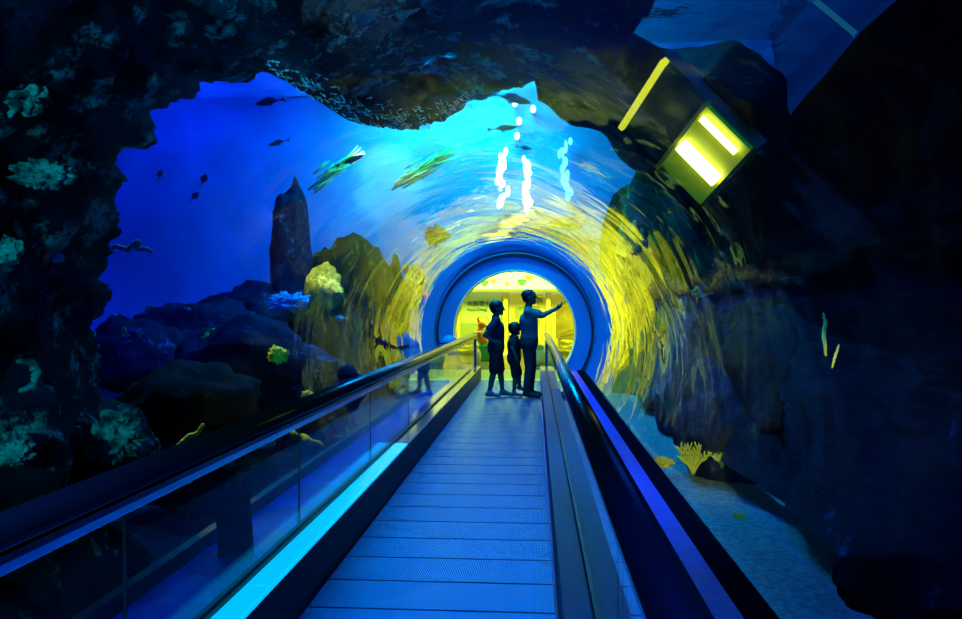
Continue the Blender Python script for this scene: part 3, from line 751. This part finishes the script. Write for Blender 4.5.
# shoal along the rim of the arch
sm = fish_body(.034, .011, .006, 6)
n0 = len(sm.v); tl = plate([(-.016, .001), (-.024, .006), (-.021, 0), (-.024, -.006), (-.016, -.001)], .0015)
sm.add(tl.v, tl.f); sme = sm.mesh('silverside'); fixn(sme); sme.materials.append(pbr('shoal_skin', (.75, .9, .95), .35, .1))
path = [(272, 68), (300, 88), (330, 104), (355, 117), (385, 123), (415, 126), (440, 122), (460, 112), (474, 100)]
for i in range(230):
    u = rnd.random()**.9 * (len(path)-1); j = min(int(u), len(path)-2); f = u-j
    x = path[j][0]*(1-f)+path[j+1][0]*f; y = path[j][1]*(1-f)+path[j+1][1]*f
    sp = 5 + 9*math.sin(math.pi*min(1, u/(len(path)-1)))
    x += rnd.gauss(0, 4); y += -4 + max(-20, min(9, rnd.gauss(0, sp*.75)))
    p = oncyl(x, y, rnd.uniform(1.96, 2.05))
    o = bpy.data.objects.new('silverside_fish', sme); COL.objects.link(o); o.location = p
    s = rnd.uniform(.7, 1.25); o.scale = (s, s, s)
    o.rotation_euler = (rnd.uniform(-.3, .3), rnd.uniform(-.3, 1.2), rnd.uniform(-.9, .9))
    tag(o, 'tiny glinting silver fish in the shoal along the dark arch rim', 'fish', 'shoal of tiny fish along the arch rim')
# ------------------------------------------------------------------ people
def remeshed(name, mb, vox, mat, parent, smooth=6):
    me = mb.mesh(name); o = bpy.data.objects.new('tmp', me); COL.objects.link(o)
    r = o.modifiers.new('r', 'REMESH'); r.mode = 'VOXEL'; r.voxel_size = vox; r.use_smooth_shade = True
    s = o.modifiers.new('s', 'SMOOTH'); s.factor = .5; s.iterations = smooth
    dg = bpy.context.evaluated_depsgraph_get(); m2 = bpy.data.meshes.new_from_object(o.evaluated_get(dg))
    bpy.data.objects.remove(o); m2.name = name
    m2.materials.clear()
    return link(name, m2, mat, parent, True)
M_skin = pbr('skin', (.2, .12, .08), .55); M_hair = pbr('black_hair', (.012, .01, .009), .5)
def person(label, loc, rz, h, P, shirt, shorts, shoe, sleeve=.5, leg_cover=.9, girth=1.0, hair_r=1.0):
    """P: joint positions (fractions of height, +x is forward, +y is the person's left)"""
    t = empty('person', label, 'person', loc, rz)
    J = {k: Vector(v) * h for k, v in P.items() if isinstance(v, tuple)}; g = h * girth
    b = MB()
    # trunk
    b.cap(J['pelvis'], J['waist'], .082*g, .074*g); b.cap(J['waist'], J['chest'], .074*g, .082*g)
    cy = Vector((0, .045*h, 0)); b.cap(J['chest'] + cy, J['chest'] - cy, .07*g, .07*g)
    b.cap(J['shl'], J['shr'], .036*g, .036*g)
    b.cap(J['chest'] + Vector((0, 0, .05*h)), J['neck'], .05*g, .034*g); b.cap(J['neck'], J['head'], .033*g, .034*g)
    for s in 'lr':
        b.cap(J['pelvis'], J['hip'+s], .06*g, .06*g)
        b.cap(J['hip'+s], J['knee'+s], .056*g, .036*g); b.cap(J['knee'+s], J['knee'+s].lerp(J['ank'+s], .35), .035*g, .033*g)
        b.cap(J['knee'+s].lerp(J['ank'+s], .35), J['ank'+s], .033*g, .02*g)
        d = (J['toe'+s] - J['ank'+s]); b.cap(J['ank'+s] - Vector((.008*h, 0, .006*h)), J['toe'+s], .021*h, .015*h)
        b.cap(J['sh'+s], J['elb'+s], .031*g, .024*g); b.cap(J['elb'+s], J['wri'+s], .024*g, .015*g)
        # hand: palm, four fingers, thumb
        w = J['wri'+s]; hd = (J['hand'+s] - w).normalized(); side = Vector(P.get('palm'+s, (0, 1, 0))).normalized()
        side = (side - hd*side.dot(hd)).normalized(); nrm = hd.cross(side)
        pl = w + hd*.05*h
        b.cap(w, pl + side*.012*h, .014*h, .013*h); b.cap(w, pl - side*.012*h, .014*h, .013*h)
        curl = P.get('curl'+s, .35)
        for k, (off, L) in enumerate(((-.017, .036), (-.006, .042), (.006, .04), (.017, .031))):
            a0 = pl + side*off*h; d1 = (hd + nrm*curl).normalized(); d2 = (hd + nrm*curl*2.6).normalized()
            a1 = a0 + d1*L*.55*h; b.cap(a0, a1, .0062*h, .0056*h, 8); b.cap(a1, a1 + d2*L*.45*h, .0056*h, .0048*h, 8)
        a0 = w + hd*.018*h - side*.016*h; a1 = a0 + (hd*.6 - side*.7 + nrm*.3).normalized()*.026*h
        b.cap(a0, a1, .008*h, .0065*h, 8); b.cap(a1, a1 + (hd*.9 - side*.2 + nrm*.4).normalized()*.02*h, .0065*h, .005*h, 8)
    # head with jaw, nose, ears, brow, lips
    hc = J['head'] + Vector((0, 0, .012*h)); hr = P.get('hr', .065)*h
    yaw = Matrix.Rotation(P.get('hyaw', 0), 3, 'Z') @ Matrix.Rotation(P.get('hpitch', 0), 3, 'Y')
    def hp(x, y, z): return hc + yaw @ Vector((x*hr, y*hr, z*hr))
    b.ell(hp(-.05, 0, .18), (hr*1.0, hr*.84, hr*.92), 18, 12)
    b.cap(hp(.2, 0, -.42), hp(.52, 0, -.72), hr*.56, hr*.34)
    b.cap(hp(.86, 0, .12), hp(1.06, 0, -.22), hr*.09, hr*.13, 8)
    b.cap(hp(.78, .2, -.52), hp(.78, -.2, -.52), hr*.1, hr*.1, 8)
    b.cap(hp(.78, .35, .2), hp(.78, -.35, .2), hr*.12, hr*.12, 8)
    for s in (-1, 1): b.ell(hp(-.02, s*.86, -.05), (hr*.2, hr*.1, hr*.3), 10, 8)
    remeshed('body', b, .0085, M_skin, t, 3)
    for s in (-1, 1): link('eye', MB().ell(hp(.83, s*.33, .04), (hr*.11, hr*.13, hr*.09), 10, 8), M_white if False else pbr('eye_dark', (.05, .05, .05), .1), t, True)
    # hair: cap over the skull
    q = MB(); q.ell(hp(-.24, 0, .36), (hr*1.0*hair_r, hr*.96*hair_r, hr*.86*hair_r), 20, 14); q.ell(hp(-.35, 0, .0), (hr*.8*hair_r, hr*.88*hair_r, hr*.75*hair_r), 18, 12)
    q.cap(hp(.38, .35, .86), hp(.38, -.35, .86), hr*.22, hr*.22, 10)
    remeshed('hair', q, .008, M_hair, t, 3)
    # shirt
    q = MB(); e = .012*h
    q.cap(J['pelvis'] + Vector((0, 0, .005*h)), J['waist'], .09*g, .084*g); q.cap(J['waist'], J['chest'], .084*g, .092*g)
    q.cap(J['chest'] + cy, J['chest'] - cy, .082*g, .082*g); q.cap(J['shl'], J['shr'], .045*g, .045*g)
    q.cap(J['chest'] + Vector((0, 0, .04*h)), J['neck'] - Vector((0, 0, .012*h)), .055*g, .042*g)
    for s in 'lr': q.cap(J['sh'+s], J['sh'+s].lerp(J['elb'+s], sleeve), .042*g, .04*g)
    remeshed('shirt', q, .012, shirt, t)
    q = MB(); q.cap(J['pelvis'] + Vector((0, 0, .02*h)), J['pelvis'] - Vector((0, 0, .02*h)), .092*g, .09*g)
    for s in 'lr':
        q.cap(J['pelvis'], J['hip'+s], .075*g, .075*g)
        if leg_cover <= 1: q.cap(J['hip'+s], J['hip'+s].lerp(J['knee'+s], leg_cover), .07*g, .056*g)
        else:
            q.cap(J['hip'+s], J['knee'+s], .066*g, .047*g); q.cap(J['knee'+s], J['knee'+s].lerp(J['ank'+s], leg_cover-1), .047*g, .04*g)
    remeshed('trousers' if leg_cover > 1 else 'shorts', q, .012, shorts, t)
    for s in 'lr':
        a = J['ank'+s]; tt = J['toe'+s]; q = MB(); q.cap(a - (tt-a)*.18 - Vector((0, 0, .014*h)), tt + (tt-a)*.1, .027*h, .02*h)
        q.cap(a + Vector((0, 0, .004*h)), a.lerp(tt, .5) - Vector((0, 0, .004*h)), .03*h, .025*h)
        remeshed('shoe', q, .008, shoe, t, 3)
    return t, J
def base_pose():
    return dict(pelvis=(0, 0, .52), waist=(.005, 0, .60), chest=(0, 0, .72), neck=(-.005, 0, .845), head=(.012, 0, .925),
        hipl=(0, .05, .50), hipr=(0, -.05, .50), kneel=(.01, .055, .28), kneer=(.01, -.055, .28), ankl=(-.015, .06, .045), ankr=(-.015, -.06, .045),
        toel=(.085, .066, .022), toer=(.085, -.066, .022), shl=(0, .108, .80), shr=(0, -.108, .80))
M_navy = pbr('navy_cotton', (.02, .025, .06), .8); M_dgrey = pbr('black_cotton', (.015, .015, .02), .8)
M_teals = pbr('teal_cotton', (.05, .24, .22), .8); M_jean = pbr('dark_denim', (.02, .025, .04), .8)
M_shoe = pbr('dark_shoe', (.02, .02, .025), .5); M_shoeb = pbr('blue_grey_shoe', (.12, .2, .3), .5)
ZM = 12.75; GZ = .022
def px_x(px, Y): return at(px, CY, Y).x
# tall man raising a phone to the right
p = base_pose(); p.update(elbl=(.13, .10, .775), wril=(.255, .05, .835), handl=(.31, .03, .865), elbr=(.125, -.09, .76), wrir=(.25, -.03, .825), handr=(.305, -.02, .86),
    palml=(0, 1, .4), palmr=(0, 1, -.4), curll=.55, curlr=.55, toel=(.10, .075, .022), ankl=(.0, .065, .045), kneel=(.02, .06, .28), hpitch=-.12, chest=(-.005, 0, .72), head=(.008, 0, .925))
man, J = person('tall man in teal shirt and dark trousers raising a phone with both hands', (px_x(529, ZM), ZM, GZ), R(-4), 1.735, p, M_teals, M_jean, M_shoe, .62, 1.9, .98)
ph = empty('phone', 'dark smartphone held up in the hands of the tall man', 'phone', (0, 0, 0))
hm = (J['handl'] + J['handr'])/2
loc = Matrix.Translation(man.location) @ Matrix.Rotation(R(-4), 4, 'Z') @ Matrix.Translation(hm + Vector((.035, 0, .03))) @ Matrix.Rotation(R(-62), 4, 'Y')
ph.matrix_world = loc
bevel(link('case', MB().box(-.038, .038, -.078, .078, -.004, .004), M_black, ph), .003)
link('screen', MB().box(-.034, .034, -.072, .072, .0042, .0048), pbr('phone_screen', (.02, .03, .04), .1), ph)
link('camera_lens', MB().lathe([(.006, -.0042), (.006, -.007)], (.02, .05, 0), 12), M_rub, ph)
# older boy, hands on hips
p = base_pose(); p.update(elbl=(-.07, .15, .66), wril=(.03, .13, .585), handl=(.075, .10, .575), elbr=(-.125, -.15, .655), wrir=(-.035, -.125, .585), handr=(.02, -.10, .575),
    palml=(0, 0, 1), palmr=(0, 0, 1), kneel=(.045, .06, .28), ankl=(.075, .065, .045), toel=(.165, .075, .022), kneer=(-.025, -.055, .28), ankr=(-.075, -.06, .045), toer=(.02, -.07, .022), hr=.07, head=(.018, 0, .915), hyaw=R(-10))
person('older boy in dark shirt and shorts with hands on his hips', (px_x(496, ZM), ZM, GZ), R(6), 1.56, p, M_navy, M_dgrey, M_shoeb, .6, .96, 1.0, 1.06)
# small child stepping
p = base_pose(); p.update(elbl=(-.01, .15, .66), wril=(.06, .13, .56), handl=(.10, .12, .52), elbr=(-.05, -.15, .66), wrir=(.0, -.16, .54), handr=(.01, -.155, .49),
    kneel=(.075, .055, .30), ankl=(.085, .06, .115), toel=(.17, .065, .07), hr=.082, head=(.02, 0, .905), neck=(-.005, 0, .83), hyaw=R(25))
person('small child with round dark hair walking between the boy and the man', (px_x(514, ZM + .1), ZM + .1, GZ), R(12), 1.2, p, M_dgrey, M_dgrey, M_shoeb, .6, .92, 1.08, 1.1)
# ------------------------------------------------------------------ lamps
def spot(name, loc, to, col, power, size=60, blend=.6, rad=.2):
    d = bpy.data.lights.new(name, 'SPOT'); d.color = col; d.energy = power; d.spot_size = R(size); d.spot_blend = blend; d.shadow_soft_size = rad
    o = bpy.data.objects.new(name, d); COL.objects.link(o); o.location = loc
    o.rotation_euler = (Vector(to) - Vector(loc)).to_track_quat('-Z', 'Y').to_euler(); return o
def area(name, loc, to, col, power, sx, sy):
    d = bpy.data.lights.new(name, 'AREA'); d.shape = 'RECTANGLE'; d.size = sx; d.size_y = sy; d.color = col; d.energy = power
    o = bpy.data.objects.new(name, d); COL.objects.link(o); o.location = loc
    o.rotation_euler = (Vector(to) - Vector(loc)).to_track_quat('-Z', 'Y').to_euler(); return o
# unseen floods over the tank, placed to brighten water and walkway
area('unseen_tank_flood', (-1.7, 16.3, 7.2), (-1.5, 18.2, 4.6), (.0, 1, .82), 520, 3.0, .5)
area('unseen_tank_flood', (-6.8, 16.2, 7.2), (-6.8, 18.2, 4.2), (.0, .13, 1), 150, 6, .5)
area('unseen_tank_flood', (-9.5, 8, 7.3), (-8, 14, 0), (.0, .0, 1), 150, 3, 3)
area('unseen_tank_flood', (2.2, 5.0, 7.2), (-.3, 5.5, 0), (.0, .10, 1), 60, 1.5, 3)  # added fill through the rock gap for the walkway
area('unseen_tank_flood', (-.5, 11.5, 7.3), (-.5, 11.3, 0), (.0, .34, 1), 850, 2, 4)
area('unseen_tank_flood', (-.6, -1.6, 7.0), (-.6, 2.6, 0), (.0, .05, 1), 1050, 1.5, 1.5)  # added fill from behind the camera for the near walkway
spot('reef_fill', (-2.45, -2.4, 2.0), (-3.0, 4.0, 1.2), (.0, .6, .8), 850, 75, rad=.05)  # unseen spot added behind the camera for the left rocks
spot('shoal_fill', (-7.5, 8.5, 6.0), (-1.2, 6.8, 3.0), (.0, .38, 1), 8000, 26, rad=.05)  # added spot that makes the shoal show up
spot('sand_fill', (1.62, -2.4, 2.0), (1.45, 5, -.2), (.0, .5, .75), 230, 60, rad=.05)  # unseen spot added behind the camera to brighten the sand
spot('coral_fill', (1.62, -2.4, 2.05), (1.52, 7.6, .25), (1, .9, .0), 1500, 9, rad=.03)  # warm beam added for the yellow sea fan
spot('coral_fill', (.6, 15.2, 6.4), (.75, 17.6, 3.4), (1, .45, .8), 160, 40, rad=.05)  # pinkish beam added to bring up the pink coral
spot('coral_fill', (-2.4, 14.8, 6.2), (-2.6, 17.5, 2.4), (1, .5, .1), 200, 40, rad=.05)  # orange beam added to bring up the orange coral
spot('coral_fill', (-3.2, 14.0, 6.4), (-3.4, 17.3, 4.9), (1, .85, .3), 900, 24, rad=.05)  # warm beam added to light the reflection tufts
spot('reef_fill', (-5.2, 8.2, 5.4), (-3.0, 6.4, .3), (.0, .7, .65), 350, 40, rad=.05)  # teal spot added for rocks behind the left glass
spot('coral_fill', (-5.0, 8.6, 5.2), (-2.45, 5.5, .66), (1, .95, .0), 900, 8, rad=.03)  # narrow yellow beam added for the near sea whip
spot('coral_fill', (-5.0, 9.6, 5.2), (-2.44, 8.4, .06), (1, .95, .0), 900, 9, rad=.03)  # narrow yellow beam added for the farther sea whip
spot('coral_fill', (-3.4, 12.4, 6.3), (-3.9, 14.4, 1.8), (1, .92, .1), 1500, 13, rad=.05)  # warm beam added to turn the far coral rock yellow
# unseen warm spots added to yellow the rocks by the portal
spot('warm_reef_fill', (-3.2, 12.5, 6.6), (-3.4, 16.5, 1.0), (.9, 1, .0), 280, 26)
spot('warm_reef_fill', (2.6, 10.5, 6.6), (2.0, 15, 1.2), (.9, 1, .0), 260, 40)
# hall
area('hall_lamp', (-2.2, 22.9, 3.55), (-2.0, 24, 0), (.85, 1, .08), 440, 3, 1.6)
area('hall_lamp', (1.4, 22.9, 3.55), (1.2, 24, 0), (.85, 1, .08), 440, 3, 1.6)
# twin lamp columns on the end wall
M_lamp = emis('white_lamp', (.5, 1, .95), 8); M_lampb = emis('blue_lamp', (.1, .7, 1), 4)
for px, y0, y1, m, lb in ((502, 150, 205, M_lamp, 'left of the two bright white lamp columns above the portal'), (527, 158, 208, M_lamp, 'right of the two bright white lamp columns above the portal'), (566, 140, 196, M_lampb, 'dimmer blue lamp column right of the white pair')):
    a = at(px, y0, 17.95); b = at(px, y1, 17.95)
    t = empty('lamp_column', lb, 'lamp', (a.x, 17.98, b.z))
    link('mount', MB().box(-.02, .02, .02, .06, -.05, a.z-b.z+.05), M_tankblue, t)
    n = 22
    for k in range(n):
        z = (a.z-b.z)*(k+.5)/n; r = .03 + .065*rnd.random()
        link('bulb', MB().ell((rnd.gauss(0, .05), -.03, z), (r*.75, .04, r*rnd.uniform(.9, 2.0)), 10, 8), m, t, True)
for px, py, lb in ((515, 103, 'upper small bright lamp at the top of the lit crown'), (519, 121, 'small bright lamp under the crown lamp pair'), (533, 109, 'small bright lamp at the right of the crown lamps'), (517, 136, 'lowest small bright lamp just above the white lamp columns')):
    a = at(px, py, 17.9)
    t = empty('small_lamp', lb, 'lamp', a, 0, 'small lamps on the end wall')
    link('mount', MB().box(-.03, .03, .02, .3, -.03, .03), M_tankblue, t)
    link('bulb', MB().ell((0, 0, 0), (.06, .04, .09), 12, 8), M_lamp, t, True)
# hall reflection in the acrylic, built as a glowing box
c = oncyl(697, 152, 2.06)
t = empty('reflection_box', 'yellow hall reflection built as a glowing box at the upper right', 'lamp', c)
nrm = (Vector((AX, c.y - 1.0, AH + .3)) - c).normalized()
ux = (at(690, 195, c.y) - at(740, 150, c.y)); ux = (ux - nrm*ux.dot(nrm)).normalized(); uz = nrm.cross(ux)*-1
M4 = Matrix((ux, -nrm, uz)).transposed().to_4x4(); M4.translation = c; t.matrix_world = M4
link('reflection_box_back', MB().box(-.32, .32, .03, .12, -.25, .50), pbr('dark_green_reflection_back', (.02, .06, .03), .5), t)
link('yellow_patch', MB().box(-.30, .30, .0, .03, -.23, .12), pbr('yellow_reflection', (.6, .72, .01), .45), t)
link('upper_panel', MB().box(-.30, .30, .0, .03, .15, .46), pbr('green_panel', (.01, .05, .025), .6, spec=.1), t)
link('divider', MB().box(-.32, .32, -.03, .03, .12, .145), pbr('olive_divider', (.3, .3, .03), .5), t)
link('top_trim', MB().box(-.32, .32, -.02, .03, .465, .50), emis('lime_strip', (.7, .75, .03), 1.0), t)
link('reflection_tube', MB().tube([(.02, -.03, -.21), (.02, -.03, .10)], .045, 10), emis('hot_streak', (1, 1, .3), 5), t, True)
link('reflection_tube', MB().tube([(-.24, -.03, -.18), (-.24, -.03, .10)], .02, 10), emis('hot_streak', (1, 1, .3), 5), t, True)
# dim slim tube lamp at the top right
a = at(812, -2, 7.0); b = at(858, 36, 7.0)
t = empty('tube_lamp', 'slim pale tube lamp high in the water at the upper right', 'lamp', a)
link('tube', MB().tube([Vector((0, 0, 0)), b-a], .025, 10), emis('dim_tube', (.02, .3, .6), .25), t, True)
for q in (Vector((0, 0, 0)), b-a): link('end_cap', MB().ell(q, (.04, .04, .04), 10, 8), M_fishs, t)
w = bpy.data.worlds.new('World'); scene.world = w; w.use_nodes = True
w.node_tree.nodes['Background'].inputs[0].default_value = (0, .002, .012, 1); w.node_tree.nodes['Background'].inputs[1].default_value = .3
# ------------------------------------------------------------------ render view
scene.view_settings.view_transform = 'Standard'; scene.view_settings.look = 'None'
scene.view_settings.exposure = 0; scene.view_settings.gamma = 1; scene.view_settings.use_curve_mapping = False
